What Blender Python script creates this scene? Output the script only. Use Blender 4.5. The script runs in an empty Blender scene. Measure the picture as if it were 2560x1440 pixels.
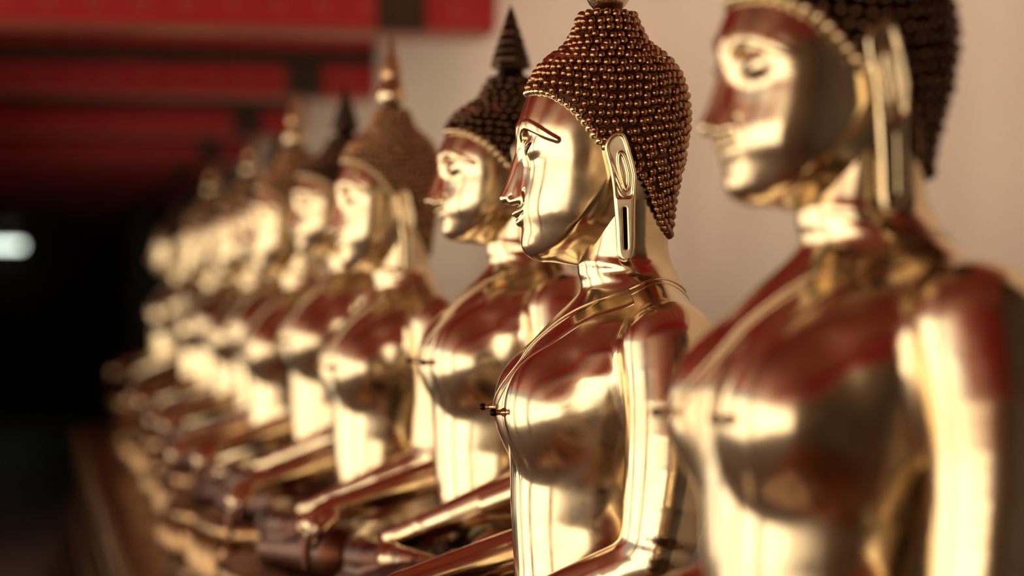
import bpy, bmesh, math, random
import numpy as np
from mathutils import Vector, Matrix

random.seed(7)
rng = np.random.default_rng(7)
S = 0.0005                     # metres per statue unit (one photo pixel at the sharp statue)
CZ = 1.55                      # camera height
FPX = 6044.0                   # focal length in pixels (85 mm on 36 mm)
YAW = math.atan(1220.0 / FPX)  # the row runs along +Y, its vanishing point is left in the frame

scene = bpy.context.scene
col = scene.collection

# ------------------------------------------------------------------ camera
cam_d = bpy.data.cameras.new('camera')
cam = bpy.data.objects.new('camera', cam_d)
col.objects.link(cam)
cam_d.sensor_width = 36.0
cam_d.lens = FPX * 36.0 / 2560.0
cam_d.clip_start = 0.05
cam_d.clip_end = 300
cam.location = (0, 0, CZ)
cam.rotation_euler = (math.radians(90), 0, -YAW)
cam_d.dof.use_dof = True
cam_d.dof.focus_distance = 2.97
cam_d.dof.aperture_fstop = 2.2
scene.camera = cam

# ------------------------------------------------------------------ world, sun, exposure
world = bpy.data.worlds.new('sky')
scene.world = world
world.use_nodes = True
wn = world.node_tree
wn.nodes.clear()
sky = wn.nodes.new('ShaderNodeTexSky')
sky.sky_type = 'NISHITA'
sky.sun_disc = False
sky.sun_elevation = math.radians(42)
sky.sun_rotation = math.radians(120)
sky.dust_density = 4.0
sky.ozone_density = 0.6
bg = wn.nodes.new('ShaderNodeBackground')
bg.inputs['Strength'].default_value = 0.13
wo = wn.nodes.new('ShaderNodeOutputWorld')
tint = wn.nodes.new('ShaderNodeMix')
tint.data_type = 'RGBA'
tint.blend_type = 'MULTIPLY'
tint.inputs[0].default_value = 1.0
tint.inputs[7].default_value = (1.0, 0.86, 0.66, 1)      # warm haze over the whole sky
wn.links.new(sky.outputs[0], tint.inputs[6])
wn.links.new(tint.outputs[2], bg.inputs['Color'])
wn.links.new(bg.outputs[0], wo.inputs['Surface'])

sun_d = bpy.data.lights.new('sun', 'SUN')
sun_d.energy = 9.0
sun_d.color = (1.0, 0.94, 0.84)
sun_d.angle = math.radians(1.0)
sun = bpy.data.objects.new('sun', sun_d)
col.objects.link(sun)
# travels towards -X, +Y and down: over the gallery roof onto the court and the facade across it
sun.rotation_euler = Vector((-0.36, 0.40, -0.84)).to_track_quat('-Z', 'Y').to_euler()

vs = scene.view_settings
vs.view_transform = 'Standard'
vs.look = 'None'
vs.gamma = 1.0
vs.use_curve_mapping = False
vs.exposure = 0.6
scene.cycles.caustics_reflective = False
scene.cycles.caustics_refractive = False
scene.cycles.max_bounces = 6
scene.cycles.sample_clamp_indirect = 6.0


# ------------------------------------------------------------------ materials
def new_mat(name):
    m = bpy.data.materials.new(name)
    m.use_nodes = True
    nt = m.node_tree
    b = nt.nodes['Principled BSDF']
    return m, nt, b


def tex_coord(nt, scale=1.0, kind='Object'):
    tc = nt.nodes.new('ShaderNodeTexCoord')
    return tc.outputs[kind]


def noise(nt, vec, scale, detail=3.0, rough=0.5):
    n = nt.nodes.new('ShaderNodeTexNoise')
    n.inputs['Scale'].default_value = scale
    n.inputs['Detail'].default_value = detail
    n.inputs['Roughness'].default_value = rough
    nt.links.new(vec, n.inputs['Vector'])
    return n


def ramp(nt, fac, stops):
    r = nt.nodes.new('ShaderNodeValToRGB')
    e = r.color_ramp.elements
    e[0].position, e[0].color = stops[0][0], (*stops[0][1], 1)
    e[1].position, e[1].color = stops[-1][0], (*stops[-1][1], 1)
    for p, c in stops[1:-1]:
        k = e.new(p)
        k.color = (*c, 1)
    nt.links.new(fac, r.inputs['Fac'])
    return r


def bump(nt, b, height, strength, dist):
    bp = nt.nodes.new('ShaderNodeBump')
    bp.inputs['Strength'].default_value = strength
    bp.inputs['Distance'].default_value = dist
    nt.links.new(height, bp.inputs['Height'])
    nt.links.new(bp.outputs['Normal'], b.inputs['Normal'])


def metal(name, c_main, c_worn, rough, bump_s=0.25, spots=True, bump_scale=9.0, wear_shade_below=None):
    """Gilded or bronze surface: hammered-smooth relief, thin worn specks."""
    m, nt, b = new_mat(name)
    v = tex_coord(nt)
    b.inputs['Metallic'].default_value = 1.0
    n1 = noise(nt, v, 7.0, 4.0, 0.6)
    r1 = ramp(nt, n1.outputs['Fac'], [(0.36, c_worn), (0.52, c_main), (1.0, c_main)])
    colour = r1.outputs['Color']
    if spots:
        n2 = noise(nt, v, 70.0, 5.0, 0.7)
        r2 = ramp(nt, n2.outputs['Fac'], [(0.26, (0.30, 0.24, 0.18)), (0.33, (1, 1, 1)), (1.0, (1, 1, 1))])
        mx = nt.nodes.new('ShaderNodeMix')
        mx.data_type = 'RGBA'
        mx.blend_type = 'MULTIPLY'
        mx.inputs[0].default_value = 1.0
        nt.links.new(colour, mx.inputs[6])
        nt.links.new(r2.outputs['Color'], mx.inputs[7])
        colour = mx.outputs[2]
    if wear_shade_below is not None:
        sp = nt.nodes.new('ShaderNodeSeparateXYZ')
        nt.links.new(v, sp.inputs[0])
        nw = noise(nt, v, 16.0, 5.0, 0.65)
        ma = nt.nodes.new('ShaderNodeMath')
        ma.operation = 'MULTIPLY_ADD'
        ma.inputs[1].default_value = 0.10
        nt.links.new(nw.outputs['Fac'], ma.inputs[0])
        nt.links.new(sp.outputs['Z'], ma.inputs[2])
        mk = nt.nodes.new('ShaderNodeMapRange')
        mk.inputs['From Min'].default_value = wear_shade_below + 0.045
        mk.inputs['From Max'].default_value = wear_shade_below + 0.055
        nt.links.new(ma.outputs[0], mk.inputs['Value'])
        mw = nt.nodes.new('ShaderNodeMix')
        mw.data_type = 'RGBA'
        mw.inputs[6].default_value = (0.10, 0.034, 0.019, 1)  # red-brown lacquer wear, kept dark to paint in the shade on the lap
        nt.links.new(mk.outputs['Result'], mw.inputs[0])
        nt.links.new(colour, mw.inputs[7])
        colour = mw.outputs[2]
    nt.links.new(colour, b.inputs['Base Color'])
    n3 = noise(nt, v, 24.0, 4.0, 0.6)
    mr = nt.nodes.new('ShaderNodeMapRange')
    mr.inputs['From Min'].default_value = 0.3
    mr.inputs['From Max'].default_value = 0.7
    mr.inputs['To Min'].default_value = rough * 0.7
    mr.inputs['To Max'].default_value = rough * 1.4
    nt.links.new(n3.outputs['Fac'], mr.inputs['Value'])
    if wear_shade_below is not None:
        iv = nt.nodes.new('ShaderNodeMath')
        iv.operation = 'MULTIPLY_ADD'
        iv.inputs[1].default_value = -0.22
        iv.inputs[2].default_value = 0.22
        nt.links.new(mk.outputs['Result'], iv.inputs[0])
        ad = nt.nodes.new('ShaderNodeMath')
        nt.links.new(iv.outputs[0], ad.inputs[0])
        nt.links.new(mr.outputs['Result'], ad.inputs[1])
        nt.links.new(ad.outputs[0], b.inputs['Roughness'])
    else:
        nt.links.new(mr.outputs['Result'], b.inputs['Roughness'])
    n4 = noise(nt, v, bump_scale, 1.0, 0.4)
    bump(nt, b, n4.outputs['Fac'], bump_s, 0.012)
    return m


def plaster(name, c1, c2, scale, rough=0.8, bs=0.1):
    m, nt, b = new_mat(name)
    v = tex_coord(nt)
    n1 = noise(nt, v, scale, 5.0, 0.6)
    r1 = ramp(nt, n1.outputs['Fac'], [(0.3, c1), (0.7, c2)])
    nt.links.new(r1.outputs['Color'], b.inputs['Base Color'])
    b.inputs['Roughness'].default_value = rough
    n2 = noise(nt, v, scale * 12, 4.0, 0.6)
    bump(nt, b, n2.outputs['Fac'], bs, 0.004)
    return m


def stencilled(name, ground, gold, pitch, size, rough=0.45):
    """Lacquer ground with a regular grid of small gold leaf rosettes."""
    m, nt, b = new_mat(name)
    v = tex_coord(nt)
    mp = nt.nodes.new('ShaderNodeMapping')
    mp.inputs['Scale'].default_value = (1 / pitch, 1 / pitch, 1 / pitch)
    nt.links.new(v, mp.inputs['Vector'])
    fr = nt.nodes.new('ShaderNodeVectorMath')
    fr.operation = 'FRACTION'
    nt.links.new(mp.outputs['Vector'], fr.inputs[0])
    sb = nt.nodes.new('ShaderNodeVectorMath')
    sb.operation = 'SUBTRACT'
    sb.inputs[1].default_value = (0.5, 0.5, 0.5)
    nt.links.new(fr.outputs[0], sb.inputs[0])
    ml = nt.nodes.new('ShaderNodeVectorMath')
    ml.operation = 'MULTIPLY'
    ml.inputs[1].default_value = (1, 0, 1)
    nt.links.new(sb.outputs[0], ml.inputs[0])
    ln = nt.nodes.new('ShaderNodeVectorMath')
    ln.operation = 'LENGTH'
    nt.links.new(ml.outputs[0], ln.inputs[0])
    r = ramp(nt, ln.outputs['Value'], [(0.0, gold), (size, gold), (size + 0.06, ground), (1.0, ground)])
    nt.links.new(r.outputs['Color'], b.inputs['Base Color'])
    b.inputs['Roughness'].default_value = rough
    return m


M = {}
M['gold'] = metal('polished gold leaf', (0.73, 0.595, 0.405), (0.62, 0.48, 0.31), 0.18, 0.05)
M['gold_body'] = metal('polished gold leaf, lacquer wear and painted shade on the folded legs', (0.73, 0.595, 0.405), (0.62, 0.48, 0.31), 0.18, 0.05, True, 9.0, 0.098)
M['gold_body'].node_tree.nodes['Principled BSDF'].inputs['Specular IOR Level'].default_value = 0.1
M['gold_dull'] = metal('dulled gold leaf', (0.62, 0.43, 0.255), (0.38, 0.23, 0.12), 0.24, 0.06)
M['hair_brown'] = metal('brown gold curls', (0.38, 0.215, 0.115), (0.24, 0.125, 0.065), 0.24, 0.05)
M['hair_gap'] = metal('dark bronze between the curls', (0.11, 0.055, 0.03), (0.06, 0.03, 0.018), 0.4, 0.05)
M['hair_dark'] = metal('blackened bronze curls', (0.030, 0.016, 0.010), (0.018, 0.010, 0.007), 0.4, 0.1)
M['curl_dark'] = metal('blackened bronze curls paler than the cap', (0.12, 0.066, 0.038), (0.05, 0.028, 0.018), 0.20, 0.05)  # whole curls lighter than the near-black cap under them
M['spike'] = metal('blackened finial', (0.065, 0.034, 0.020), (0.03, 0.017, 0.012), 0.28, 0.05)
M['mosaic'] = metal('aged gilt carving', (0.50, 0.31, 0.15), (0.16, 0.07, 0.035), 0.30, 0.5, True, 40.0)
m, nt, b = new_mat('dark eye inlay')
b.inputs['Base Color'].default_value = (0.012, 0.010, 0.009, 1)
b.inputs['Roughness'].default_value = 0.45
M['eye'] = m
m, nt, b = new_mat('black slit shade')
b.inputs['Base Color'].default_value = (0.006, 0.004, 0.004, 1)
b.inputs['Roughness'].default_value = 0.7
b.inputs['Specular IOR Level'].default_value = 0.1
M['black'] = m  # flat black, paints the shade inside the lobe slit
m, nt, b = new_mat('mother of pearl inlay')
b.inputs['Base Color'].default_value = (0.38, 0.26, 0.22, 1)
b.inputs['Roughness'].default_value = 0.2
M['pearl'] = m
m, nt, b = new_mat('dark red lacquer')
b.inputs['Base Color'].default_value = (0.055, 0.008, 0.008, 1)
b.inputs['Roughness'].default_value = 0.4
M['lacquer'] = m
M['wall'] = plaster('cream limewash', (0.82, 0.69, 0.59), (0.87, 0.76, 0.66), 1.3)
M['wall_brown'] = plaster('brown limewash', (0.20, 0.15, 0.105), (0.26, 0.20, 0.14), 1.3)
M['gilt_darker'] = metal('darker gilding', (0.26, 0.15, 0.075), (0.07, 0.03, 0.017), 0.38, 0.5, True, 40.0)  # darker gilt tone for the lower mouldings
M['pillar'] = plaster('white limewash', (0.74, 0.70, 0.62), (0.80, 0.76, 0.68), 2.0)
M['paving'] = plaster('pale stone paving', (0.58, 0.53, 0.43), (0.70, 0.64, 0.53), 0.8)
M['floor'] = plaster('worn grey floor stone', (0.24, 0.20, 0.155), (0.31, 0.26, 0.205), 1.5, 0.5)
M['facade'] = plaster('sunlit cream facade', (0.82, 0.77, 0.67), (0.87, 0.84, 0.76), 0.6)
M['beam'] = stencilled('red lacquer with gold rosettes', (0.52, 0.018, 0.030), (0.50, 0.075, 0.045), 0.125, 0.11)
M['ceiling'] = stencilled('deep red lacquer ceiling', (0.62, 0.12, 0.105), (0.62, 0.30, 0.15), 0.22, 0.12)
M['lace'] = stencilled('black lacquer with gold lace', (0.012, 0.008, 0.006), (0.12, 0.07, 0.03), 0.030, 0.22)
M['band'] = stencilled('dark patterned band', (0.022, 0.010, 0.006), (0.10, 0.05, 0.02), 0.040, 0.26)
M['soffit'] = plaster('pale pink gilt trim', (0.42, 0.10, 0.075), (0.50, 0.15, 0.10), 3.0, 0.4)
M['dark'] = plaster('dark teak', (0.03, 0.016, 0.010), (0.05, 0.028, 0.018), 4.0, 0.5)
M['roof'] = plaster('weathered roof tile', (0.25, 0.10, 0.06), (0.32, 0.14, 0.08), 4.0)
m, nt, b = new_mat('lamp tube glow')
b.inputs['Base Color'].default_value = (0.9, 1.0, 0.9, 1)
b.inputs['Emission Color'].default_value = (0.86, 1.0, 0.84, 1)
b.inputs['Emission Strength'].default_value = 2.6
M['tube'] = m


# ------------------------------------------------------------------ mesh helpers
def mesh_np(name, verts, faces, mat, smooth=True):
    verts = np.asarray(verts, np.float32)
    faces = np.asarray(faces, np.int32)
    me = bpy.data.meshes.new(name)
    k = faces.shape[1]
    me.vertices.add(len(verts))
    me.vertices.foreach_set('co', verts.ravel())
    me.loops.add(len(faces) * k)
    me.loops.foreach_set('vertex_index', faces.ravel())
    me.polygons.add(len(faces))
    me.polygons.foreach_set('loop_start', np.arange(0, len(faces) * k, k, dtype=np.int32))
    me.polygons.foreach_set('use_smooth', np.full(len(faces), smooth, dtype=bool))
    me.update(calc_edges=True)
    me.validate()
    me.materials.append(mat)
    return me


def link(name, me, parent=None, loc=(0, 0, 0)):
    o = bpy.data.objects.new(name, me)
    col.objects.link(o)
    o.location = loc
    if parent is not None:
        o.parent = parent
    return o


def box_bm(bm, x0, x1, y0, y1, z0, z1):
    vs_ = [bm.verts.new((x, y, z)) for x in (x0, x1) for y in (y0, y1) for z in (z0, z1)]
    for f in ((0, 1, 3, 2), (4, 6, 7, 5), (0, 4, 5, 1), (2, 3, 7, 6), (0, 2, 6, 4), (1, 5, 7, 3)):
        bm.faces.new([vs_[i] for i in f])


def box(name, x0, x1, y0, y1, z0, z1, mat, parent=None, bevel=0.0, origin=None):
    bm = bmesh.new()
    box_bm(bm, x0, x1, y0, y1, z0, z1)
    if bevel:
        bmesh.ops.bevel(bm, geom=bm.edges[:], offset=bevel, segments=2, affect='EDGES')
    bmesh.ops.recalc_face_normals(bm, faces=bm.faces)
    me = bpy.data.meshes.new(name)
    bm.to_mesh(me)
    bm.free()
    me.materials.append(mat)
    return link(name, me, parent)


def structure(o, label=None):
    o['kind'] = 'structure'
    if label:
        o['label'] = label
    return o


def lathe(name, prof, mat, seg=32, smooth=True):
    """prof: (z, r) from bottom to top, metres."""
    vs_, fs = [], []
    for z, r in prof:
        for i in range(seg):
            t = 2 * math.pi * i / seg
            vs_.append((r * math.cos(t), r * math.sin(t), z))
    n = len(prof)
    for j in range(n - 1):
        for i in range(seg):
            fs.append((j * seg + i, j * seg + (i + 1) % seg, (j + 1) * seg + (i + 1) % seg, (j + 1) * seg + i))
    me = bpy.data.meshes.new(name)
    fs.append(tuple(range(seg - 1, -1, -1)))
    fs.append(tuple((n - 1) * seg + i for i in range(seg)))
    me.from_pydata(vs_, [], fs)
    for p in me.polygons:
        p.use_smooth = smooth
    me.materials.append(mat)
    return me


# ------------------------------------------------------------------ the gallery (setting)
WX = 1.30            # face of the wall behind the statues
LX = -2.3            # line of the open arcade
Y0, Y1 = -3.2, 29.0
BZ = CZ + 0.715      # underside of the beams
CEZ = BZ + 0.46      # ceiling boards

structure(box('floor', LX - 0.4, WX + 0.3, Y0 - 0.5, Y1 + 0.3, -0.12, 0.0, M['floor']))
structure(box('wall_right', WX, WX + 0.25, 1.9, Y1, 0, CEZ, M['wall']))
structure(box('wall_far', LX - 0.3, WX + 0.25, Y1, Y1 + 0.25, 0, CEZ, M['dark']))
structure(box('ceiling', LX - 0.5, WX + 0.25, Y0 - 0.3, Y1 + 0.25, CEZ, CEZ + 0.05, M['ceiling']))
structure(box('roof', LX - 0.7, WX + 0.6, Y0 - 0.8, Y1 + 0.6, CEZ + 0.05, CEZ + 0.2, M['roof']))
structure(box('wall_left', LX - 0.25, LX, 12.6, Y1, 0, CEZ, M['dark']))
structure(box('wall_rear', -1.5, WX, Y0 - 0.2, Y0, 0, CEZ, M['wall_brown']))
structure(box('wall_near', WX, WX + 0.25, Y0, 1.9, 0, CEZ, M['dark']))

beam_y = [6.67 + 2.37 * k for k in range(-3, 10)]
for k, y in enumerate(beam_y):
    root = bpy.data.objects.new('beam', None)
    col.objects.link(root)
    root.location = (0, y, BZ)
    structure(root, 'red lacquered ceiling beam with gold rosettes and dark end band')
    box('beam_body', LX, WX, 0, 0.36, 0.012, 0.46, M['beam'], root)
    box('lace_band', LX, WX - 0.002, -0.010, 0.0, 0.122, 0.178, M['lace'], root)
    box('end_band', WX - 0.335, WX - 0.205, -0.014, 0.0, 0.0, 0.122, M['band'], root)
    box('soffit_trim', LX, WX - 0.002, 0.02, 0.22, 0.0, 0.012, M['soffit'], root)

# unseen blocker added on its own posts to keep the far ceiling dark
shade_lint = bpy.data.objects.new('shade_lintel', None)
col.objects.link(shade_lint)
shade_lint.location = (-0.62, 0, CZ + 0.45)
structure(shade_lint, 'deep red lacquered beam, added out of view to shade the far bays')
box('shade_lintel_beam', -0.1, 0.1, 7.4, Y1, 0, CEZ - CZ - 0.45, M['beam'], shade_lint)
for y in (7.55, 14.5, 20.5, 26.5):
    box('shade_lintel_post', -0.09, 0.09, y - 0.09, y + 0.09, -CZ - 0.45, 0, M['lacquer'], shade_lint)

# arcade pillars on the open side, one under every beam, and the low step they stand on
for k, y in enumerate(beam_y):
    if 0.2 < y < 12.6:
        root = bpy.data.objects.new('pillar', None)
        col.objects.link(root)
        root.location = (LX - 0.12, y + 0.18, 0)
        structure(root, 'square white pillar of the open arcade')
        box('pillar_shaft', -0.15, 0.15, -0.15, 0.15, 0, BZ, M['pillar'], root, 0.02)
        box('pillar_foot', -0.20, 0.20, -0.20, 0.20, 0, 0.16, M['pillar'], root, 0.02)
        box('pillar_head', -0.20, 0.20, -0.20, 0.20, BZ - 0.12, BZ, M['pillar'], root, 0.02)

# the court outside and the pale building across it
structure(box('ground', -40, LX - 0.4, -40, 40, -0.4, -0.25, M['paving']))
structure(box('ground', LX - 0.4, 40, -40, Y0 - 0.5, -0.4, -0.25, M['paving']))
structure(box('facade_wall', -13.0, -12.5, -30, 34, -0.25, 4.6, M['facade']))


# ------------------------------------------------------------------ implicit surfaces
def table(vs_, vals, sigma=10.0):
    """Smooth 1-D curve through (photo row, value) samples, addressed by height Z = 720 - row."""
    v = np.arange(vs_[0] - 80, vs_[-1] + 81, 2.0)
    y = np.interp(v, vs_, vals)
    k = np.arange(-30, 31) * 2.0
    g = np.exp(-0.5 * (k / sigma) ** 2)
    g /= g.sum()
    yp = np.concatenate([np.full(30, y[0]), y, np.full(30, y[-1])])
    y = np.convolve(yp, g, 'valid')
    zz = 720 - v[::-1]
    yy = y[::-1].copy()
    return lambda Z: np.interp(Z, zz, yy)


def loft(X, Y, Z, f, b, w, c, n):
    cz, fz, bz, wz = c(Z), f(Z), b(Z), w(Z)
    nz = n(Z)
    dx = X - cz
    a = np.where(dx < 0, cz - fz, bz - cz)
    q = (np.abs(dx / a) ** nz + np.abs(Y / wz) ** nz) ** (1.0 / nz)
    rr = np.sqrt(dx * dx + Y * Y) + 1e-6
    return rr * (1 - 1 / np.maximum(q, 1e-4))


def smin(a, b, k):
    h = np.maximum(k - np.abs(a - b), 0) / k
    return np.minimum(a, b) - h * h * k * 0.25


def smax(a, b, k):
    return -smin(-a, -b, k)


def cap(X, Y, Z, p, q, r0, r1):
    p = np.array(p, float)
    q = np.array(q, float)
    d = q - p
    t = ((X - p[0]) * d[0] + (Y - p[1]) * d[1] + (Z - p[2]) * d[2]) / (d @ d)
    t = np.clip(t, 0, 1)
    return np.sqrt((X - p[0] - t * d[0]) ** 2 + (Y - p[1] - t * d[1]) ** 2 + (Z - p[2] - t * d[2]) ** 2) - (r0 + (r1 - r0) * t)


def spline(pts, per):
    """Catmull-Rom resampling, `per` pieces for each span."""
    P = np.array(pts, float)
    if len(P) < 3 or per == 1:
        return P
    Q = np.concatenate([[2 * P[0] - P[1]], P, [2 * P[-1] - P[-2]]])
    out = []
    for i in range(len(P) - 1):
        p0, p1, p2, p3 = Q[i:i + 4]
        for t in np.arange(per) / per:
            out.append(0.5 * (2 * p1 + (p2 - p0) * t + (2 * p0 - 5 * p1 + 4 * p2 - p3) * t * t + (3 * p1 - p0 - 3 * p2 + p3) * t ** 3))
    out.append(P[-1])
    return np.array(out)


def chain(X, Y, Z, pts, per=3):
    """Smooth round limb through pts (x, y, row, r)."""
    d = None
    P = spline(pts, int(per))
    for p, q in zip(P[:-1], P[1:]):
        e = cap(X, Y, Z, (p[0], p[1], 720 - p[2]), (q[0], q[1], 720 - q[2]), p[3], q[3])
        d = e if d is None else np.minimum(d, e)
    return d


def ell(X, Y, Z, c, r):
    q = np.sqrt(((X - c[0]) / r[0]) ** 2 + ((Y - c[1]) / r[1]) ** 2 + ((Z - c[2]) / r[2]) ** 2)
    q2 = np.sqrt(((X - c[0]) / r[0] ** 2) ** 2 + ((Y - c[1]) / r[1] ** 2) ** 2 + ((Z - c[2]) / r[2] ** 2) ** 2) + 1e-9
    return q * (q - 1) / q2


def grad(f, P, e=0.6):
    g = np.empty_like(P)
    for i in range(3):
        d = np.zeros(3)
        d[i] = e
        A, B = P + d, P - d
        g[:, i] = (f(A[:, 0], A[:, 1], A[:, 2]) - f(B[:, 0], B[:, 1], B[:, 2])) / (2 * e)
    return g


def project(f, P, it=4):
    for _ in range(it):
        g = grad(f, P)
        d = f(P[:, 0], P[:, 1], P[:, 2])
        step = d / np.maximum((g * g).sum(1), 0.25)
        P = P - np.clip(step, -12, 12)[:, None] * g
    return P


def surface_nets(f, lo, hi, h, relax=2):
    lo = np.array(lo, float)
    B = 8
    nb = np.ceil((np.array(hi, float) - lo) / (h * B)).astype(int) + 1
    n = nb * B
    F = np.full(n, 1e3, np.float32)
    bc = np.stack(np.meshgrid(*[np.arange(k) for k in nb], indexing='ij'), -1).reshape(-1, 3)
    cc = lo + (bc * B + (B - 1) / 2) * h
    d = f(cc[:, 0], cc[:, 1], cc[:, 2])
    near = np.abs(d) < 1.6 * h * B
    for sgn in (1,):
        for b_ in bc[(~near) & (d < 0)]:
            i, j, k = b_ * B
            F[i:i + B, j:j + B, k:k + B] = -1e3
    sel = bc[near]
    off = np.stack(np.meshgrid(np.arange(B), np.arange(B), np.arange(B), indexing='ij'), -1).reshape(-1, 3)
    for s in range(0, len(sel), 400):
        idx = (sel[s:s + 400, None, :] * B + off[None]).reshape(-1, 3)
        P = lo + idx * h
        F[idx[:, 0], idx[:, 1], idx[:, 2]] = f(P[:, 0], P[:, 1], P[:, 2])
    ins = F < 0
    c8 = [(0, 0, 0), (1, 0, 0), (0, 1, 0), (1, 1, 0), (0, 0, 1), (1, 0, 1), (0, 1, 1), (1, 1, 1)]
    m = n - 1
    cnt = np.zeros(m, np.int8)
    for a, b_, c in c8:
        cnt += ins[a:a + m[0], b_:b_ + m[1], c:c + m[2]]
    cells = np.argwhere((cnt > 0) & (cnt < 8))
    vid = np.full(m, -1, np.int64)
    vid[cells[:, 0], cells[:, 1], cells[:, 2]] = np.arange(len(cells))
    acc = np.zeros((len(cells), 3))
    num = np.zeros(len(cells))
    for i in range(8):
        for j in range(i + 1, 8):
            a, b_ = np.array(c8[i]), np.array(c8[j])
            if np.abs(a - b_).sum() != 1:
                continue
            p, q = cells + a, cells + b_
            fa, fb = F[p[:, 0], p[:, 1], p[:, 2]], F[q[:, 0], q[:, 1], q[:, 2]]
            x = (fa < 0) != (fb < 0)
            t = np.clip(fa[x] / (fa[x] - fb[x]), 0.02, 0.98)
            acc[x] += a + t[:, None] * (b_ - a)
            num[x] += 1
    V = lo + (cells + acc / num[:, None]) * h
    quads = []
    for ax in range(3):
        u, w = (ax + 1) % 3, (ax + 2) % 3
        sl0 = [slice(1, -1)] * 3
        sl1 = [slice(1, -1)] * 3
        sl0[ax] = slice(0, -1)
        sl1[ax] = slice(1, None)
        A, Bm = ins[tuple(sl0)], ins[tuple(sl1)]
        e = np.argwhere(A != Bm)
        flip = A[e[:, 0], e[:, 1], e[:, 2]]
        for t in range(3):
            if t != ax:
                e[:, t] += 1
        du = np.zeros(3, int); du[u] = 1
        dw = np.zeros(3, int); dw[w] = 1
        g = lambda o: vid[o[:, 0], o[:, 1], o[:, 2]]
        ok = (e < m).all(1)
        e, flip = e[ok], flip[ok]
        q = np.stack([g(e - du - dw), g(e - dw), g(e), g(e - du)], 1)
        q[~flip] = q[~flip][:, ::-1]
        quads.append(q[(q >= 0).all(1)])
    Q = np.concatenate(quads)
    # even out the net, then set it back onto the surface
    for _ in range(relax):
        s_ = np.zeros_like(V)
        k_ = np.zeros(len(V))
        for a in range(4):
            np.add.at(s_, Q[:, a], V[Q[:, (a + 1) % 4]] + V[Q[:, (a + 3) % 4]])
            np.add.at(k_, Q[:, a], 2)
        V = 0.4 * V + 0.6 * s_ / np.maximum(k_, 1)[:, None]
        V = project(f, V, 1)
    V = project(f, V, 2)
    return V, Q


BASE = -1060.0      # the underside of the folded legs, statue units


def to_m(V):
    V = np.array(V, float)
    V[:, 2] -= BASE
    return V * S


# ---- head core, facing -X; rows are photo rows of the sharp statue
H_f = table([100, 200, 243, 270, 300, 321, 345, 370, 400, 450, 500, 535, 566, 592, 615, 635, 652, 700],
            [-120, -165, -183, -193, -203, -206, -204, -193, -186, -192, -202, -204, -196, -193, -188, -176, -160, -120], 7)
H_b = table([100, 150, 200, 277, 330, 400, 460, 500, 540, 580, 620, 700],
            [150, 175, 195, 207, 205, 192, 178, 168, 155, 135, 60, 30], 12)
H_w = table([100, 150, 200, 260, 321, 400, 450, 500, 550, 590, 620, 645, 700],
            [95, 118, 130, 137, 139, 139, 138, 134, 126, 113, 100, 86, 70], 12)
H_c = table([100, 200, 300, 400, 480, 540, 600, 650, 700], [20, 20, 20, 20, 15, 0, -40, -70, -80], 14)
H_n = table([100, 300, 400, 500, 560, 620, 700], [2.15, 2.6, 2.9, 2.9, 2.7, 2.4, 2.2], 20)


def on_loft(y, v):
    """X of the bare face surface at sideways distance y and photo row v."""
    Z = np.array([720.0 - v])
    c, f, w, n = H_c(Z), H_f(Z), H_w(Z), H_n(Z)
    return float((c - (c - f) * (1 - (y / w) ** n) ** (1 / n))[0])


BROW = [(on_loft(y, v) + e, y, v, r) for y, v, r, e in
        ((17, 394, 5, 0), (20, 366, 8, 0), (28, 340, 10.5, 0), (46, 321, 12, 0), (68, 317, 12, 0), (92, 328, 11, 0), (110, 344, 9, 0), (122, 358, 6, 0))]


def head_sdf(X, Y, Z):
    Ya = np.abs(Y)
    d = base = loft(X, Y, Z, H_f, H_b, H_w, H_c, H_n)
    # underside of the jaw, rising slightly to the chin
    t = np.minimum(Ya / 112.0, 1.3) ** 1.7
    und = 69 - 0.15 * (X + 150) * (1 - t) + t * (8 + 0.66 * np.maximum(X + 165, -20)) - Z
    d = smax(d, und * 0.85, 20)
    d = smax(d, Z - 590, 30)
    # shallow eye sockets, eyeballs under heavy lowered lids
    d = smax(d, -ell(X, Ya, Z, (-204, 62, 720 - 350), (20, 38, 18)), 16)
    d = smin(d, ell(X, Ya, Z, (-168, 58, 720 - 374), (23, 32, 26)), 26)
    # brow ridge arching from the nose root to the temple
    brow = smax(chain(X, Ya, Z, BROW, 3), base - 5.0, 3)
    d = smin(d, brow, 3)
    # nose: a tall wedge with a rounded tip
    nose = chain(X, Y, Z, [(-194, 0, 322, 13), (-197, 0, 372, 13), (-208, 0, 420, 15), (-223, 0, 465, 15), (-236, 0, 496, 16)], 3)
    side = chain(X, Ya, Z, [(-182, 9, 380, 12), (-194, 12, 440, 14), (-204, 17, 490, 15)], 3)
    nose = smin(nose, side, 26)
    d = smin(d, nose, 24)
    d = smin(d, cap(X, Ya, Z, (-204, 24, 720 - 500), (-222, 15, 720 - 504), 12, 11), 6)
    d = smax(d, -cap(X, Ya, Z, (-224, 11, 720 - 524), (-208, 14, 720 - 517), 5, 4), 4)
    # groove beside the nose wing
    d = smax(d, -chain(X, Ya, Z, [(-196, 43, 480, 3), (-192, 48, 505, 3)], 3), 7)
    # lips, corners lifted
    up = chain(X, Ya, Z, [(-213, 3, 536, 9), (-206, 24, 531, 9), (-186, 50, 522, 4)], 3)
    lo = chain(X, Ya, Z, [(-200, 0, 556, 12), (-196, 22, 550, 10), (-185, 45, 532, 4)], 3)
    d = smin(d, up, 7)
    d = smin(d, lo, 7)
    d = smax(d, -chain(X, Ya, Z, [(-219, 0, 546, 2.5), (-211, 24, 541, 2.5), (-189, 54, 525, 2)], 3), 4)
    # chin
    d = smin(d, ell(X, Y, Z, (-160, 0, 720 - 612), (32, 42, 32)), 30)
    return d


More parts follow.
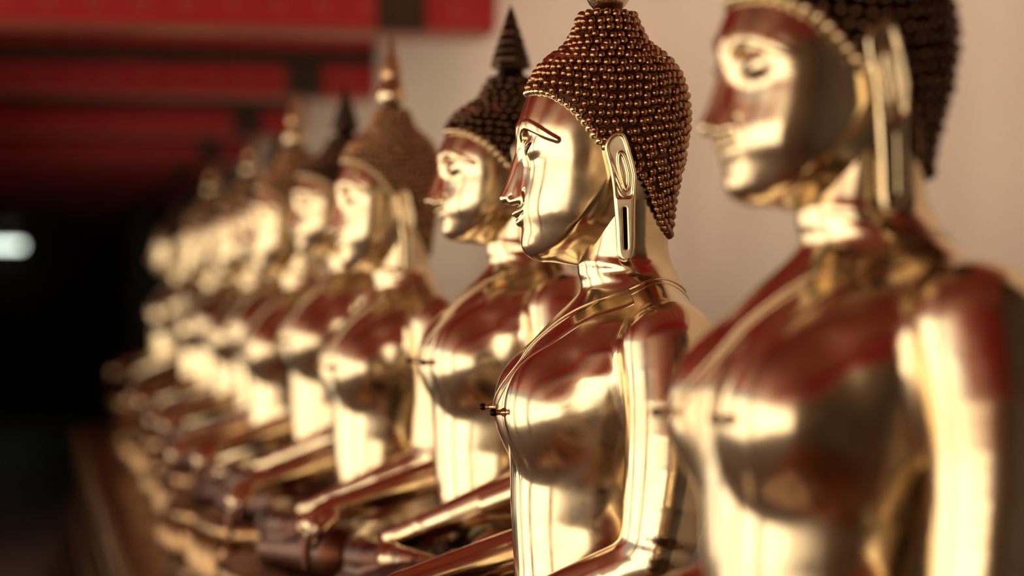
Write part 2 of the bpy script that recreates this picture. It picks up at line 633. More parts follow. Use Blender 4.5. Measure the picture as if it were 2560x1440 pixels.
# ---- hair mass above the hairline
R_f = table([10, 30, 44, 68, 92, 119, 141, 170, 209, 238, 300, 600], [-30, -38, -46, -57, -66, -80, -114, -148, -172, -182, -186, -186], 6)
R_b = table([10, 30, 44, 68, 92, 119, 131, 156, 194, 233, 277, 316, 369, 428, 476, 525, 583, 640],
            [70, 78, 84, 96, 105, 122, 148, 175, 200, 212, 217, 215, 206, 194, 182, 176, 172, 170], 7)
R_w = table([10, 30, 60, 92, 119, 141, 170, 209, 250, 321, 400, 470, 530, 600, 640],
            [52, 58, 72, 84, 96, 112, 130, 145, 152, 155, 153, 138, 120, 100, 95], 8)
R_c = table([10, 100, 250, 640], [20, 20, 20, 30], 20)
R_n = table([10, 200, 300, 400, 500, 640], [2.05, 2.15, 2.6, 2.9, 2.9, 2.5], 20)
HL_x = np.array([-260, -190, -150, -120, -90, -60, -36, -10, 20, 50, 80, 105, 120, 135, 155, 175, 240])
HL_v = np.array([236, 238, 243, 262, 284, 316, 350, 382, 395, 410, 440, 470, 510, 545, 580, 598, 602])
_hx = np.arange(-260, 241, 2.0)
_hv = np.convolve(np.pad(np.interp(_hx, HL_x, HL_v), 6, 'edge'), np.ones(13) / 13, 'valid')


def hairline(X):
    return np.interp(X, _hx, _hv)


def hair_sdf(X, Y, Z):
    d = loft(X, Y, Z, R_f, R_b, R_w, R_c, R_n)
    low = ((720 - hairline(X)) - Z) * 0.72
    d = smax(d, low, 8)
    d = smax(d, Z - 692, 6)
    return d


# ---- body
T_f = table([560, 600, 640, 664, 690, 725, 757, 798, 862, 932, 979, 1020, 1067, 1119, 1160, 1271, 1341, 1417, 1500, 1800],
            [-35, -42, -54, -58, -50, -46, -76, -118, -176, -216, -230, -232, -230, -226, -224, -222, -218, -214, -215, -215], 9)
T_b = table([560, 595, 635, 682, 717, 757, 798, 862, 932, 1020, 1119, 1230, 1376, 1500, 1800],
            [168, 169, 172, 181, 196, 222, 238, 246, 240, 226, 206, 192, 200, 215, 215], 12)
T_w = table([560, 640, 690, 725, 757, 798, 862, 932, 1020, 1100, 1200, 1300, 1400, 1500, 1800],
            [106, 106, 109, 125, 165, 235, 292, 300, 288, 270, 240, 226, 228, 250, 260], 12)
T_c = table([560, 700, 800, 900, 1000, 1100, 1300, 1800], [60, 72, 85, 70, 50, 35, 20, 10], 20)
T_n = table([560, 620, 720, 800, 1000, 1800], [2.5, 2.3, 2.0, 2.2, 2.35, 2.35], 25)


def body_sdf(X, Y, Z):
    Ya = np.abs(Y)
    d = loft(X, Y, Z, T_f, T_b, T_w, T_c, T_n)
    d = smax(d, Z - 310, 20)
    d = smax(d, -990 - Z, 20)
    # neck folds
    for v in (668, 700):
        yy = Z - (720 - v) + 0.12 * (X - 60)
        d = d - 3.0 * np.exp(-(yy / 11.0) ** 2)
    # chest
    d = smin(d, ell(X, Ya, Z, (-136, 130, 720 - 1020), (118, 124, 148)), 45)
    # shoulders and upper arms
    d = smin(d, cap(X, Ya, Z, (122, 60, 720 - 735), (128, 300, 720 - 850), 60, 78), 70)
    arm = chain(X, Ya, Z, [(122, 322, 868, 118), (122, 362, 1000, 114), (110, 385, 1150, 106), (86, 398, 1290, 92), (66, 402, 1362, 78)], 2)
    left = chain(X, Y, Z, [(66, -402, 1360, 76), (-120, -340, 1436, 59), (-285, -225, 1512, 40)], 2)
    right = chain(X, Y, Z, [(66, 402, 1360, 76), (-190, 392, 1423, 57), (-480, 352, 1504, 39)], 2)
    arm = smin(arm, np.minimum(left, right), 26)
    d = smin(d, arm, 34)
    # folded legs
    leg = chain(X, Ya, Z, [(70, 150, 1660, 130), (-330, 535, 1675, 96)], 2)
    leg = smin(leg, chain(X, Y, Z, [(-330, 535, 1660, 90), (-440, 0, 1628, 66), (-400, -240, 1606, 48)], 2), 22)
    leg = smin(leg, chain(X, Y, Z, [(-330, -535, 1682, 90), (-470, 60, 1716, 60), (-420, 250, 1722, 48)], 2), 22)
    leg = smin(leg, chain(X, Y, Z, [(-400, -230, 1604, 46), (-360, -330, 1604, 38), (-300, -400, 1606, 26)], 2), 16)
    seat = np.sqrt(np.maximum(np.abs(X + 110) - 260, 0) ** 2 + np.maximum(Ya - 330, 0) ** 2 + np.maximum(np.abs(Z + 985) - 10, 0) ** 2) - 64
    leg = smin(leg, seat, 40)
    leg = smax(leg, BASE - Z, 14)
    d = smin(d, leg, 50)
    # left hand, palm up in the lap
    hl = chain(X, Y, Z, [(-290, -222, 1514, 39), (-345, -150, 1550, 42), (-362, -95, 1562, 42)], 2)
    hl = smax(hl, -(Z + 828) - 32 + 0 * X, 14)
    for i, L in enumerate((112, 132, 126, 98)):
        xx = -400 + 27 * i
        hl = smin(hl, chain(X, Y, Z, [(xx, -95, 1566, 15), (xx, -95 + 0.55 * L, 1572, 14), (xx + 4, -95 + L, 1562, 11)], 2), 7)
    hl = smin(hl, chain(X, Y, Z, [(-300, -170, 1535, 19), (-292, -100, 1528, 16), (-306, -40, 1536, 12)], 2), 8)
    d = smin(d, hl, 10)
    # right hand hanging over the shin, fingers down
    hr = chain(X, Y, Z, [(-478, 352, 1504, 38), (-528, 342, 1524, 40), (-560, 338, 1556, 38)], 2)
    for i, L in enumerate((118, 140, 132, 100)):
        yy = 298 + 27 * i
        hr = smin(hr, chain(X, Y, Z, [(-556, yy, 1555, 17), (-586, yy, 1555 + 0.5 * L, 14), (-584, yy, 1555 + L, 11)], 2), 7)
    hr = smin(hr, chain(X, Y, Z, [(-500, 300, 1530, 20), (-545, 268, 1570, 16), (-566, 262, 1618, 12)], 2), 8)
    d = smin(d, hr, 10)
    return d


# ---- ear, drawn flat as (x, row) then given relief; outer face towards -Y
EAR = np.array([(1551, 338), (1531, 347), (1520, 364), (1517, 380), (1523, 404), (1530, 430), (1537, 469), (1540, 521), (1544, 566),
                (1546, 615), (1548, 637), (1554, 652), (1567, 658), (1580, 652), (1589, 636), (1592, 609), (1592, 538), (1595, 467),
                (1597, 447), (1591, 418), (1583, 390), (1575, 361), (1566, 343)], float)
EAR[:, 0] -= 1558


LEAF = np.array([(1549, 394), (1556, 386), (1566, 392), (1576, 422), (1582, 452), (1579, 476), (1570, 488), (1563, 478), (1556, 452), (1549, 420)], float)
LEAF[:, 0] -= 1558


def chaikin(P, it=2):
    for _ in range(it):
        Q = np.roll(P, -1, 0)
        P = np.stack([0.75 * P + 0.25 * Q, 0.25 * P + 0.75 * Q], 1).reshape(-1, 2)
    return P


EAR = chaikin(EAR)
LEAF = chaikin(LEAF)


def poly_sd(px, py, P):
    d = np.full(px.shape, 1e9)
    s = np.ones(px.shape)
    n = len(P)
    for i in range(n):
        a, b_ = P[i], P[(i - 1) % n]
        e = b_ - a
        wx, wy = px - a[0], py - a[1]
        t = np.clip((wx * e[0] + wy * e[1]) / (e @ e), 0, 1)
        bx, by = wx - e[0] * t, wy - e[1] * t
        d = np.minimum(d, bx * bx + by * by)
        c1, c2 = py >= a[1], py < b_[1]
        c3 = e[0] * wy > e[1] * wx
        s = np.where((c1 & c2 & c3) | (~c1 & ~c2 & ~c3), -s, s)
    return s * np.sqrt(d)


def ear_sdf(X, Y, Z):
    v = 720 - Z
    p = poly_sd(X, v, EAR)
    d = smax(p, np.abs(Y - 0.0) - 13, 9)
    # hollow of the upper ear inside a raised rim
    hollow = smax(p + 8.0, (v - 500) * 0.8, 10)
    hollow = smax(hollow, Y + 5, 4)
    d = smax(d, -hollow, 4)
    # leaf-shaped inner fold, hollowed in turn, running down to a small hook
    leaf = poly_sd(X, v, LEAF)
    fold = smax(np.abs(leaf + 3.5) - 3.0, np.abs(Y + 4) - 7, 3)
    d = smin(d, fold, 3)
    hook = chain(X, Y, Z, [(-28, -6, 404, 3), (-16, -6, 440, 4), (-2, -6, 476, 4.5), (6, -6, 494, 3)], 3)
    d = smin(d, hook, 4)
    # slit of the lobe
    sl = np.sqrt(np.maximum(np.abs(v - 574) - 46, 0) ** 2 + (X - 10 + 0.03 * (v - 574) * -1) ** 2) - 4.6
    d = smax(d, -sl, 3)
    return d


print('sculpting')
Vh, Qh = surface_nets(head_sdf, (-275, -175, 40), (240, 175, 610), 3.0)
ME_head = mesh_np('head', to_m(Vh), Qh, M['gold'])
Vr, Qr = surface_nets(hair_sdf, (-215, -175, 95), (240, 175, 705), 6.0)
Vb, Qb = surface_nets(body_sdf, (-640, -700, -1075), (270, 700, 330), 6.8)
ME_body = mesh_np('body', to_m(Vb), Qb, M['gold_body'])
Ve, Qe = surface_nets(ear_sdf, (-48, -22, 55), (48, 22, 390), 1.6, 1)
print('verts', len(Vh), len(Vr), len(Vb), len(Ve))


# ---- curls: rows around the hair mass
def meridian(theta, Z):
    """Point of the hair loft at height Z, direction theta around its centre line (0 = front)."""
    c, f, b_, w, n = R_c(Z), R_f(Z), R_b(Z), R_w(Z), R_n(Z)
    ux, uy = -np.cos(theta), np.sin(theta)
    a = np.where(ux < 0, c - f, b_ - c)
    q = (np.abs(ux / a) ** n + np.abs(uy / w) ** n) ** (1 / n)
    return np.stack([c + ux / q, uy / q, Z * np.ones_like(theta)], -1)


def make_curls(pitch):
    pts = []
    th = np.linspace(-math.pi, math.pi, 721)[:-1]
    # heights of the rows along the side profile, evenly spaced by arc length
    zs = np.arange(690, 90, -1.0)
    side = meridian(np.full_like(zs, math.pi / 2), zs)
    front = meridian(np.full_like(zs, 0.6), zs)
    arc = np.concatenate([[0], np.cumsum(0.5 * np.linalg.norm(np.diff(side, axis=0), axis=1) + 0.5 * np.linalg.norm(np.diff(front, axis=0), axis=1))])
    rows = np.interp(np.arange(10, arc[-1], pitch * 0.98), arc, zs)
    for k, zc in enumerate(rows):
        sag = np.interp(zc, [380, 500, 600], [44, 30, 0])
        Zr = zc - sag * (np.abs(np.sin(th)) ** 1.5 - 0.5)
        P = meridian(th, Zr)
        seg = np.linalg.norm(np.roll(P, -1, 0) - P, axis=1)
        L = seg.sum()
        n = max(6, int(L / pitch))
        at = (np.arange(n) + (0.5 if k % 2 else 0)) * L / n + rng.normal(0, 1.9, n)
        t = np.interp(at % L, np.concatenate([[0], np.cumsum(seg)[:-1]]), th)
        z = np.interp(t, th, Zr) + rng.normal(0, 2.0, n)
        Q = meridian(t, z)
        keep = (720 - Q[:, 2]) < hairline(Q[:, 0]) - pitch * 0.86
        pts.append(Q[keep])
    # the border row along the hairline
    z = np.array([720 - 240.0])
    ths = np.linspace(-math.pi, math.pi, 1441)[:-1]
    Z = np.full_like(ths, 480.0)
    for _ in range(30):
        P = meridian(ths, Z)
        Z = 0.5 * Z + 0.5 * (720 - hairline(P[:, 0]) + 6)
    P = meridian(ths, Z)
    cum = np.concatenate([[0], np.cumsum(np.linalg.norm(np.diff(P, axis=0), axis=1))])
    tt = np.interp(np.arange(0, cum[-1], pitch * 0.95), cum, ths)
    pts.append(meridian(tt, np.interp(tt, ths, Z)))
    nb = len(tt)
    P = np.concatenate(pts)
    N = grad(lambda X, Y, Z: loft(X, Y, Z, R_f, R_b, R_w, R_c, R_n), P, 4.0)
    N /= np.linalg.norm(N, axis=1)[:, None]
    edge = np.arange(len(P)) >= len(P) - nb
    edge &= P[:, 0] < 20
    return P, N, edge


CURLS = {}


def curl_geo(seg=10):
    vs_, fs = [], []
    rings = [(-0.35, 0.90), (0.25, 1.0), (0.72, 0.80), (1.05, 0.42)]
    for z, r in rings:
        for i in range(seg):
            t = 2 * math.pi * i / seg
            vs_.append((r * math.cos(t), r * math.sin(t), z))
    vs_.append((0, 0, 1.18))
    for j in range(len(rings) - 1):
        for i in range(seg):
            a, b_ = j * seg + i, j * seg + (i + 1) % seg
            fs.append((a, b_, b_ + seg, a + seg))
    for i in range(seg):
        fs.append(((len(rings) - 1) * seg + i, (len(rings) - 1) * seg + (i + 1) % seg, len(vs_) - 1, len(vs_) - 1))
    return np.array(vs_), fs


CURL_V, CURL_F = curl_geo()
CURL_R = 11.8


def curl_mesh(name, mat):
    me = bpy.data.meshes.new(name)
    me.from_pydata([tuple(v * CURL_R * S) for v in CURL_V], [], [f if f[2] != f[3] else f[:3] for f in CURL_F])
    for p in me.polygons:
        p.use_smooth = True
    me.materials.append(mat)
    return me


for kind, pitch in (('hair_brown', 21.0), ('hair_dark', 28.0)):
    cp, cn, ce = make_curls(pitch)
    T = []
    for i in range(len(cp)):
        R = Vector(cn[i]).to_track_quat('Z', 'Y').to_matrix() @ Matrix.Rotation(rng.uniform(0, 6.28), 3, 'Z')
        T.append((R, rng.uniform(0.9, 1.08) * pitch / 21.0 * (0.86 if ce[i] else 1.0)))
    facing = cn @ np.array([-0.16, -0.98, 0.05])      # the side of the head turned to the viewer
    CURLS[kind] = dict(P=cp, T=T, edge=ce, order=np.argsort(-facing))
    print('curls', kind, len(cp))


def curls_joined(kind, idx, mat):
    vs_, fs = [], []
    C = CURLS[kind]
    tri = np.array([f[:3] for f in CURL_F if f[2] == f[3]])
    quad = np.array([f for f in CURL_F if f[2] != f[3]])
    tris = np.concatenate([tri, quad[:, [0, 1, 2]], quad[:, [0, 2, 3]]])
    for k, i in enumerate(idx):
        R, s = C['T'][i]
        vs_.append((np.array(R) @ (CURL_V * CURL_R * s).T).T + C['P'][i])
        fs.append(tris + k * len(CURL_V))
    me = mesh_np('hair_curls', to_m(np.concatenate(vs_)), np.concatenate(fs), mat)
    me.materials.append(M['gold'])
    me.polygons.foreach_set('material_index', np.repeat(C['edge'][np.array(idx)].astype(np.int32), len(tris)))
    return me


# ---- other statue parts
def inlay(name, y_side, pts, mat, lift):
    """A thin almond lying on the eyeball: pts (x, |y|, row) outline on the head, projected and lifted."""
    P = np.array([(x, y, 720 - v) for x, y, v in pts], float)
    P = project(head_sdf, P, 5)
    g = grad(head_sdf, P)
    g /= np.linalg.norm(g, axis=1)[:, None]
    top = P + g * lift
    bot = P - g * 4
    c = project(head_sdf, top.mean(0)[None], 5)[0] + g.mean(0) * (lift + 1.5)
    n = len(P)
    V = np.concatenate([top, bot, [c]])
    V[:, 1] *= y_side
    F = [(i, (i + 1) % n, 2 * n) for i in range(n)]
    F += [((i + 1) % n, i, n + i) for i in range(n)] + [((i + 1) % n, n + i, n + (i + 1) % n) for i in range(n)]
    return mesh_np(name, to_m(V), np.array(F), mat, True)


EYE = [(-205, y, v) for y, v in ((45, 386), (56, 380), (70, 373), (86, 366), (104, 360), (112, 360), (106, 368), (92, 378), (76, 388), (58, 397), (48, 395))]
PUP = [(-205, y, v) for y, v in ((68, 380), (78, 374), (90, 369), (92, 373), (82, 380), (71, 387))]
ME_eye = {s: inlay('eye', s, EYE, M['eye'], 1.2) for s in (-1, 1)}
ME_pup = {s: inlay('iris', s, PUP, M['pearl'], 3.2) for s in (-1, 1)}


def surf_tube(name, f, pts, r, mat, lift=0.0, n=90, seg=8):
    P = np.array([(x, y, 720 - v) for x, y, v in pts], float)
    t = np.linspace(0, len(P) - 1, n)
    C = np.stack([np.interp(t, np.arange(len(P)), P[:, k]) for k in range(3)], 1)
    for _ in range(6):
        C[1:-1] = 0.5 * C[1:-1] + 0.25 * (C[:-2] + C[2:])
    C = project(f, C, 6)
    g = grad(f, C)
    g /= np.linalg.norm(g, axis=1)[:, None]
    C = C + g * lift
    T = np.gradient(C, axis=0)
    T /= np.linalg.norm(T, axis=1)[:, None]
    Bn = np.cross(T, g)
    V, F = [], []
    for i in range(n):
        for j in range(seg):
            a = 2 * math.pi * j / seg
            V.append(C[i] + r * (math.cos(a) * g[i] * 0.7 + math.sin(a) * Bn[i]))
    for i in range(n - 1):
        for j in range(seg):
            F.append((i * seg + j, i * seg + (j + 1) % seg, (i + 1) * seg + (j + 1) % seg, (i + 1) * seg + j))
    return mesh_np(name, to_m(np.array(V)), np.array(F), mat)


def surf_strip(name, f, pts, width, mat, lift=7.0, n=80, m=9):
    """A raised cloth band that follows the body; pts (x, y, row) centre line."""
    P = np.array([(x, y, 720 - v) for x, y, v in pts], float)
    t = np.linspace(0, len(P) - 1, n)
    C = np.stack([np.interp(t, np.arange(len(P)), P[:, k]) for k in range(3)], 1)
    for _ in range(8):
        C[1:-1] = 0.5 * C[1:-1] + 0.25 * (C[:-2] + C[2:])
    C = project(f, C, 6)
    g = grad(f, C)
    g /= np.linalg.norm(g, axis=1)[:, None]
    T = np.gradient(C, axis=0)
    T /= np.linalg.norm(T, axis=1)[:, None]
    Bn = np.cross(T, g)
    V, F = [], []
    us = np.linspace(-1, 1, m)
    prof = np.array([0.2, 1.0, 0.75, 0.7, 0.68, 0.7, 0.75, 1.0, 0.2]) * lift
    for j in range(m):
        Q = project(f, C + Bn * (us[j] * width / 2), 6)
        gq = grad(f, Q)
        gq /= np.linalg.norm(gq, axis=1)[:, None]
        V.append(Q + gq * prof[j])
    V.append(V[0] - g * (lift + 4))
    V.append(V[m - 1] - g * (lift + 4))
    V = np.stack(V, 1)     # n, m+2, 3
    ring = list(range(m)) + [m + 1, m]
    k = m + 2
    for i in range(n - 1):
        for j in range(len(ring)):
            a, b_ = ring[j], ring[(j + 1) % len(ring)]
            F.append((i * k + a, i * k + b_, (i + 1) * k + b_, (i + 1) * k + a))
    return mesh_np(name, to_m(V.reshape(-1, 3)), np.array(F), mat)


NECKLINE = [(215, 60, 745), (205, -30, 738), (160, -110, 722), (90, -140, 720), (10, -130, 735), (-70, -95, 775), (-140, -40, 835),
            (-205, 40, 930), (-240, 120, 1010), (-200, 230, 1085), (-60, 290, 1130)]
ME_neckline = surf_tube('robe_edge', body_sdf, NECKLINE, 3.6, M['gold'], 0.6)
NECK2 = [(x + 2, y - 16, v + 18) for x, y, v in NECKLINE]
ME_neckline2 = surf_tube('robe_edge', body_sdf, NECK2, 2.6, M['gold'], 0.3)
SASH = [(60, -160, 750), (-40, -145, 785), (-120, -125, 850), (-195, -105, 925), (-232, -90, 1000), (-238, -75, 1070), (-224, -62, 1150), (-214, -52, 1250), (-208, -50, 1340), (-204, -50, 1440)]
ME_sash = surf_strip('sash', body_sdf, SASH, 74, M['gold'], 3.8)

npx = project(body_sdf, np.array([[-250, -138, 720 - 1022], [-250, 138, 720 - 1022]], float), 6)
ng = grad(body_sdf, npx)
ng /= np.linalg.norm(ng, axis=1)[:, None]
ME_nip = lathe('nipple', [(-6 * S, 13 * S), (3 * S, 11 * S), (10 * S, 7 * S), (17 * S, 7 * S), (22 * S, 9 * S), (29 * S, 9.5 * S), (34 * S, 7 * S), (37 * S, 3 * S)], M['gold'], 18)
ME_nip.materials.append(M['hair_dark'])
for p in ME_nip.polygons:
    if p.center.z > 20 * S:
        p.material_index = 1

# bud and flame on the crown
BUD = [(34, 30), (27, 33), (12, 46), (-8, 57), (-28, 61), (-48, 55), (-66, 44), (-80, 38), (-84, 30)]
FLAME = [(-78, 30), (-80, 37), (-92, 41), (-106, 44), (-130, 39), (-165, 29), (-205, 17), (-245, 6), (-256, 1)]
ME_bud = lathe('finial', [((720 - v - BASE) * S, r * S) for v, r in BUD], M['gold'], 40)
ME_flame = lathe('flame', [((720 - v - BASE) * S, r * S) for v, r in FLAME], M['gold_dull'], 40)
SPIKE = [(36, 48), (24, 52), (12, 46), (4, 40), (-4, 44), (-10, 62), (-24, 66), (-36, 60), (-48, 61), (-70, 52), (-82, 52), (-104, 43), (-116, 43),
         (-140, 33), (-152, 33), (-180, 22), (-192, 21), (-220, 12), (-245, 4), (-252, 1)]
ME_spike = lathe('finial', [((720 - v - BASE) * S, r * S) for v, r in SPIKE], M['spike'], 8, False)

ME_hair = {k: mesh_np('hair', to_m(Vr), Qr, m_) for k, m_ in (('hair_brown', M['hair_gap']), ('hair_dark', M['hair_dark']))}
CM = {'hair_brown': M['hair_brown'], 'hair_dark': M['curl_dark'], 'gold': M['gold']}
ME_curl = {k: curl_mesh('hair_curl', CM[k]) for k in CM}
ME_curls_all = {k: curls_joined(k, np.arange(len(CURLS[k]['P'])), CM[k]) for k in ('hair_brown', 'hair_dark')}

EV = Ve.copy()
ME_ear = {}
for s in (-1, 1):
    V = EV * S
    V[:, 1] *= -s
    Q = Qe if s < 0 else Qe[:, ::-1]
    V[:, 2] -= (720 - 658) * S          # hangs from its lobe tip: origin there
    ME_ear[s] = mesh_np('ear', V, Q, M['gold'])

bm = bmesh.new()
box_bm(bm, 4 * S, 19 * S, -5 * S, 5 * S, (658 - 626) * S, (658 - 522) * S)
bmesh.ops.recalc_face_normals(bm, faces=bm.faces)
ME_slit_shade = bpy.data.meshes.new('lobe_slit_shade')
bm.to_mesh(ME_slit_shade)
bm.free()
ME_slit_shade.materials.append(M['black'])  # black block paints the unlit depth of the slit

CHIN_Z = (720 - 652 - BASE) * S


def place(u, s):
    """Ground position of something seen at photo column u with scale s relative to the sharp statue."""
    d = FPX * S / s
    r = (u - 1280) * d / FPX
    return r * math.cos(YAW) + d * math.sin(YAW), -r * math.sin(YAW) + d * math.cos(YAW)


def statue(u, s, lift, rot, dark, label, single_curls=0, size=1.0, kz=1.0, wide=1.0):
    x, y = place(u, s)
    root = bpy.data.objects.new('seated_statue', None)
    col.objects.link(root)
    root.location = (x, y, CZ + BASE * S * size + lift * S)
    root.rotation_euler = (0, 0, math.radians(rot))
    root.scale = (size * wide, size, size)
    root['label'] = label
    root['category'] = 'statue'
    root['group'] = 'gilded statues in a row on the plinth'
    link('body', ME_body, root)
    link('robe_edge', ME_neckline, root)
    link('robe_edge', ME_neckline2, root)
    link('sash', ME_sash, root)
    for k in range(2):
        o = link('nipple', ME_nip, root, (npx[k, 0] * S, npx[k, 1] * S, (npx[k, 2] - BASE) * S))
        o.rotation_euler = Vector(ng[k]).to_track_quat('Z', 'Y').to_euler()
    hm = 'hair_dark' if dark else 'hair_brown'
    off = CHIN_Z * (1 - kz)

    def on_head(o):
        o.scale = (1, 1, kz)
        o.location = (0, 0, off)
        return o
    hd = on_head(link('head', ME_head, root))
    for sd in (-1, 1):
        e = link('eye', ME_eye[sd], hd)
        e['label'] = 'narrow dark inlaid eye'
        link('iris', ME_pup[sd], hd)
    hair = on_head(link('hair', ME_hair[hm], root))
    hair['label'] = 'hair of rows of blackened curls' if dark else 'hair of rows of brown gold curls'
    if single_curls:
        C = CURLS[hm]
        order = C['order']
        for i in order[:single_curls]:
            o = link('hair_curl', ME_curl['gold' if C['edge'][i] else hm], hair)
            R, sc = C['T'][i]
            q = C['P'][i]
            o.matrix_basis = Matrix.Translation(Vector((q[0], q[1], q[2] - BASE)) * S) @ R.to_4x4() @ Matrix.Scale(sc, 4)
        rest = link('hair_curls', curls_joined(hm, order[single_curls:], CM[hm]), hair)
    else:
        rest = link('hair_curls', ME_curls_all[hm], hair)
    rest['kind'] = 'stuff'
    fin = on_head(link('finial', ME_spike if dark else ME_bud, root, ))
    fin.location.x += 20 * S
    if not dark:
        link('flame', ME_flame, fin)
    fin['label'] = 'tapering dark spike on the crown' if dark else 'gilt bud and flame on the crown'
    ear_s = 1.06 if dark else 1.0
    for sd in (-1, 1):
        e = link('ear', ME_ear[sd], root, (30 * S, sd * 160 * S, (720 - (672 if dark else 658) - BASE) * S))
        e.scale = (1, 1, ear_s)
        e.rotation_euler = (math.radians(sd * -2.0), 0, math.radians(sd * 10))
        sl = link('lobe_slit_shade', ME_slit_shade, e)
        sl['label'] = 'black block painting the shade of the lobe slit'
    return root, x, y


SPEC = [
    # u, s, lift, rot, dark, curls, size, label
    (2076, 1.40, 78, 6, True, 160, 1.0, 1.0, 0.87, 'large blurred gilded statue with dark hair at the near end of the row'),
    (1500, 1.00, 0, -5.5, False, 300, 1.0, 1.0, 1.0, 'sharp gilded seated statue with brown beaded hair and gold bud finial'),
    (1262, 0.80, 75, 0, True, 120, 1.0, 1.0, 0.82, 'gilded statue with dark hair and dark spike, just behind the sharp one'),
    (968, 0.667, 0, 6, False, 0, 0.97, 0.94, 1.0, 'brown-haired gilded statue with tall flame finial, two places behind the sharp statue'),
    (853, 0.573, 75, 4, True, 0, 1.0, 1.0, 0.82, 'gilded statue with a dark spike rising before a white patch of wall'),
    (730, 0.504, 0, 4, False, 0, 1.0, 0.96, 1.0, 'gilded brown-haired statue with a pale round bud, middle of the row'),
    (686, 0.449, 60, 3, True, 0, 1.0, 1.0, 0.82, 'dark-spiked statue half hidden behind the middle brown-haired statue'),
    (622, 0.40, 0, 3, False, 0, 1.0, 1.0, 1.0, 'far brown-haired statue, sixth back from the sharp one'),
    (572, 0.364, 50, 2, True, 0, 1.0, 1.0, 0.82, 'far dark-haired statue between two brown-haired ones, seventh back from the sharp one'),
    (526, 0.333, 0, 2, False, 0, 1.0, 1.0, 1.0, 'far brown-haired statue before the dark gap in the row'),
    (442, 0.272, 60, 0, True, 0, 1.0, 1.0, 0.82, 'farthest statue, alone beyond the dark gap at the end of the row'),
]

STAT = []
for (u, s, lift, rot, dark, nc, size, wide, kz, label) in SPEC:
    STAT.append((statue(u, s, lift, rot, dark, label, nc, size, kz, wide), lift, s, dark))


# ------------------------------------------------------------------ lotus pedestals and the long plinth
PT = CZ - 0.70       # top of the plinth


def petal_mesh():
    vs_, fs = [], []
    n, m = 7, 7
    for i in range(n):
        t = i / (n - 1)
        wdt = 0.036 * (math.sin(math.pi * (0.18 + 0.80 * t)) ** 0.8)
        for j in range(m):
            k = -1 + 2 * j / (m - 1)
            vs_.append((-0.012 - 0.020 * math.sin(math.pi * t) * (1 - 0.6 * k * k) - 0.012 * t, k * wdt, t * 0.095))
    for i in range(n - 1):
        for j in range(m - 1):
            fs.append((i * m + j, (i + 1) * m + j, (i + 1) * m + j + 1, i * m + j + 1))
    # closed back
    base = len(vs_)
    for i in range(n):
        for j in range(m):
            x, y, z = vs_[i * m + j]
            vs_.append((0.004, y * 0.96, z))
    for i in range(n - 1):
        for j in range(m - 1):
            a = base + i * m + j
            fs.append((a, a + 1, a + m + 1, a + m))
    for i in range(n - 1):
        a, b_ = i * m, (i + 1) * m
        fs.append((a, base + a, base + b_, b_))
        a, b_ = i * m + m - 1, (i + 1) * m + m - 1
        fs.append((a, b_, base + b_, base + a))
    for j in range(m - 1):
        fs.append((j, j + 1, base + j + 1, base + j))
        a = (n - 1) * m + j
        fs.append((a, base + a, base + a + 1, a + 1))
    me = bpy.data.meshes.new('lotus_petal')
    me.from_pydata(vs_, [], fs)
    for p in me.polygons:
        p.use_smooth = True
    me.materials.append(M['mosaic'])
    return me


ME_petal = petal_mesh()


def outline(ax, ay, n, e=2.8):
    """Points and outward angles of a rounded oblong, evenly along its length."""
    t = np.linspace(0, 2 * math.pi, 2000, endpoint=False)
    x = ax * np.sign(np.cos(t)) * np.abs(np.cos(t)) ** (2 / e)
    y = ay * np.sign(np.sin(t)) * np.abs(np.sin(t)) ** (2 / e)
    L = np.concatenate([[0], np.cumsum(np.hypot(np.diff(x), np.diff(y)))])
    at = (np.arange(n) + 0.5) * L[-1] / n
    xi, yi = np.interp(at, L, x), np.interp(at, L, y)
    nx = np.sign(xi) * (np.abs(xi) / ax) ** (e - 1) / ax
    ny = np.sign(yi) * (np.abs(yi) / ay) ** (e - 1) / ay
    return xi, yi, np.arctan2(ny, nx)


def tier(name, prof, ax, ay, mat, parent, n=56, e=2.8):
    vs_, fs = [], []
    xi, yi, _ = outline(1.0, 1.0, n, e)
    for z, g in prof:
        for k in range(n):
            vs_.append((xi[k] * (ax + g), yi[k] * (ay + g), z))
    for j in range(len(prof) - 1):
        for k in range(n):
            fs.append((j * n + k, j * n + (k + 1) % n, (j + 1) * n + (k + 1) % n, (j + 1) * n + k))
    fs.append(tuple(range(n - 1, -1, -1)))
    fs.append(tuple((len(prof) - 1) * n + k for k in range(n)))
    me = bpy.data.meshes.new(name)
    me.from_pydata(vs_, [], fs)
    for p in me.polygons:
        p.use_smooth = len(p.vertices) == 4
    me.materials.append(mat)
    return link(name, me, parent)


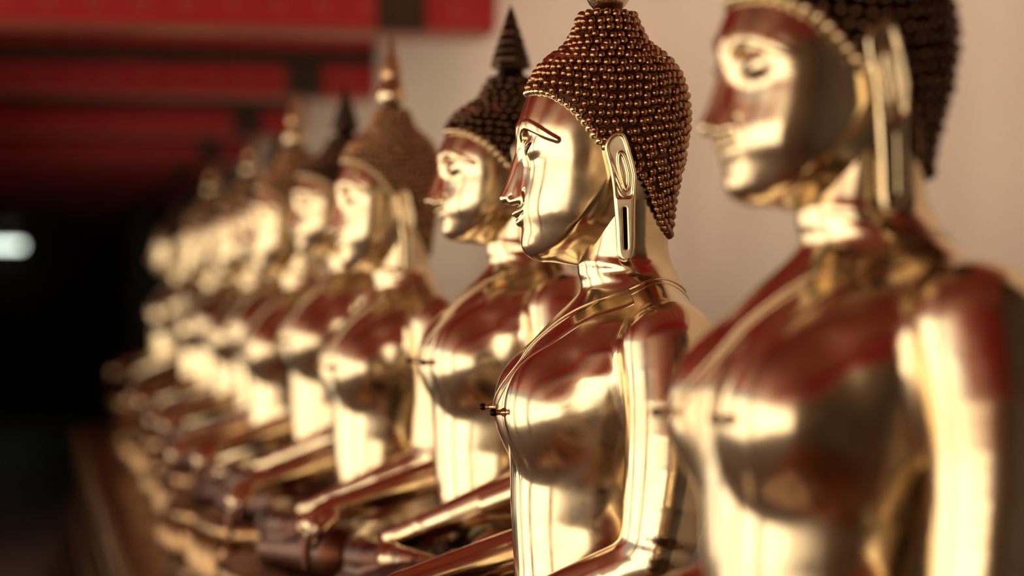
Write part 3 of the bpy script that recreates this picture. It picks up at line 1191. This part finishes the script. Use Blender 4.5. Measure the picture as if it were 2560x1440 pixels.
PED_LABELS = [
    'lotus pedestal under the large blurred near statue', 'lotus pedestal under the sharp statue',
    'lotus pedestal under the dark-haired statue just behind the sharp one', 'lotus pedestal under the brown-haired statue with tall finial',
    'lotus pedestal under the statue whose dark spike crosses white wall', 'lotus pedestal under the middle brown-haired statue with pale bud',
    'lotus pedestal under the half hidden dark-spiked statue', 'lotus pedestal under the sixth statue back from the sharp one',
    'lotus pedestal under the seventh statue back from the sharp one', 'lotus pedestal under the statue before the dark gap',
    'lotus pedestal under the farthest statue at the row end']
for ((root, x, y), lift, s, dark), lab in zip(STAT, PED_LABELS):
    top = root.location.z
    h = top - PT
    p = bpy.data.objects.new('lotus_pedestal', None)
    col.objects.link(p)
    p.location = (x, y, PT)
    p.rotation_euler = root.rotation_euler
    p['label'] = lab
    p['category'] = 'pedestal'
    p['group'] = 'gilt lotus pedestals under the statues'
    body = bpy.data.objects.new('core', None)
    ax, ay, cx = 0.215, 0.298, -0.075
    o = tier('seat_slab', [(h - 0.035, 0.0), (h - 0.028, 0.012), (h - 0.010, 0.014), (h, 0.004)], ax + 0.006, ay + 0.006, M['mosaic'], p)
    o.location.x = cx
    o = tier('core', [(0.0, 0.012), (0.025, 0.014), (0.035, -0.004), (h - 0.030, -0.012)], ax, ay, M['mosaic'], p)
    o.location.x = cx
    bpy.data.objects.remove(body)
    if s > 0.3:
        xi, yi, an = outline(ax, ay, 30)
        for k in range(30):
            q = link('lotus_petal', ME_petal, p, (cx + xi[k], yi[k], 0.034))
            q.rotation_euler = (0, 0, an[k] + math.pi)
            q.scale.z = (h - 0.07) / 0.095

pl = bpy.data.objects.new('plinth', None)
col.objects.link(pl)
pl.location = (0, 0, 0)
pl['label'] = 'long stepped plinth with gilt mouldings carrying the row of statues'
pl['category'] = 'plinth'
YA, YB = 0.9, 12.3
box('plinth_core', 0.30, WX - 0.01, YA, YB, 0.0, PT - 0.05, M['lacquer'], pl)
box('top_slab', 0.24, WX - 0.01, YA - 0.03, YB + 0.03, PT - 0.05, PT - 0.001, M['mosaic'], pl, 0.012)
box('gilt_moulding', 0.25, WX - 0.02, YA - 0.02, YB + 0.02, PT - 0.20, PT - 0.13, M['gilt_darker'], pl, 0.02)
box('gilt_moulding', 0.22, WX - 0.02, YA - 0.03, YB + 0.03, PT - 0.40, PT - 0.31, M['gilt_darker'], pl, 0.025)
box('gilt_moulding', 0.16, WX - 0.02, YA - 0.05, YB + 0.05, 0.16, 0.28, M['gilt_darker'], pl, 0.03)
box('foot_course', 0.10, WX - 0.02, YA - 0.08, YB + 0.08, 0.0, 0.16, M['gilt_darker'], pl, 0.02)

# ------------------------------------------------------------------ the lamp far down the gallery
lx, ly = -0.20, 28.6
lampz = CZ + 105 * 28.6 / FPX
lamp = bpy.data.objects.new('tube_lamp', None)
col.objects.link(lamp)
lamp.location = (lx, Y1, lampz)
lamp['label'] = 'small lit white tube lamp on the dark end wall'
lamp['category'] = 'lamp'
box('housing', -0.30, 0.22, -0.06, 0.0, -0.07, 0.09, M['dark'], lamp, 0.01)
t = lathe('tube', [(0.0, 0.02), (0.01, 0.03), (0.44, 0.03), (0.45, 0.02)], M['tube'], 16)
o = link('tube', t, lamp, (-0.265, -0.09, 0))
o.rotation_euler = (0, math.radians(90), 0)
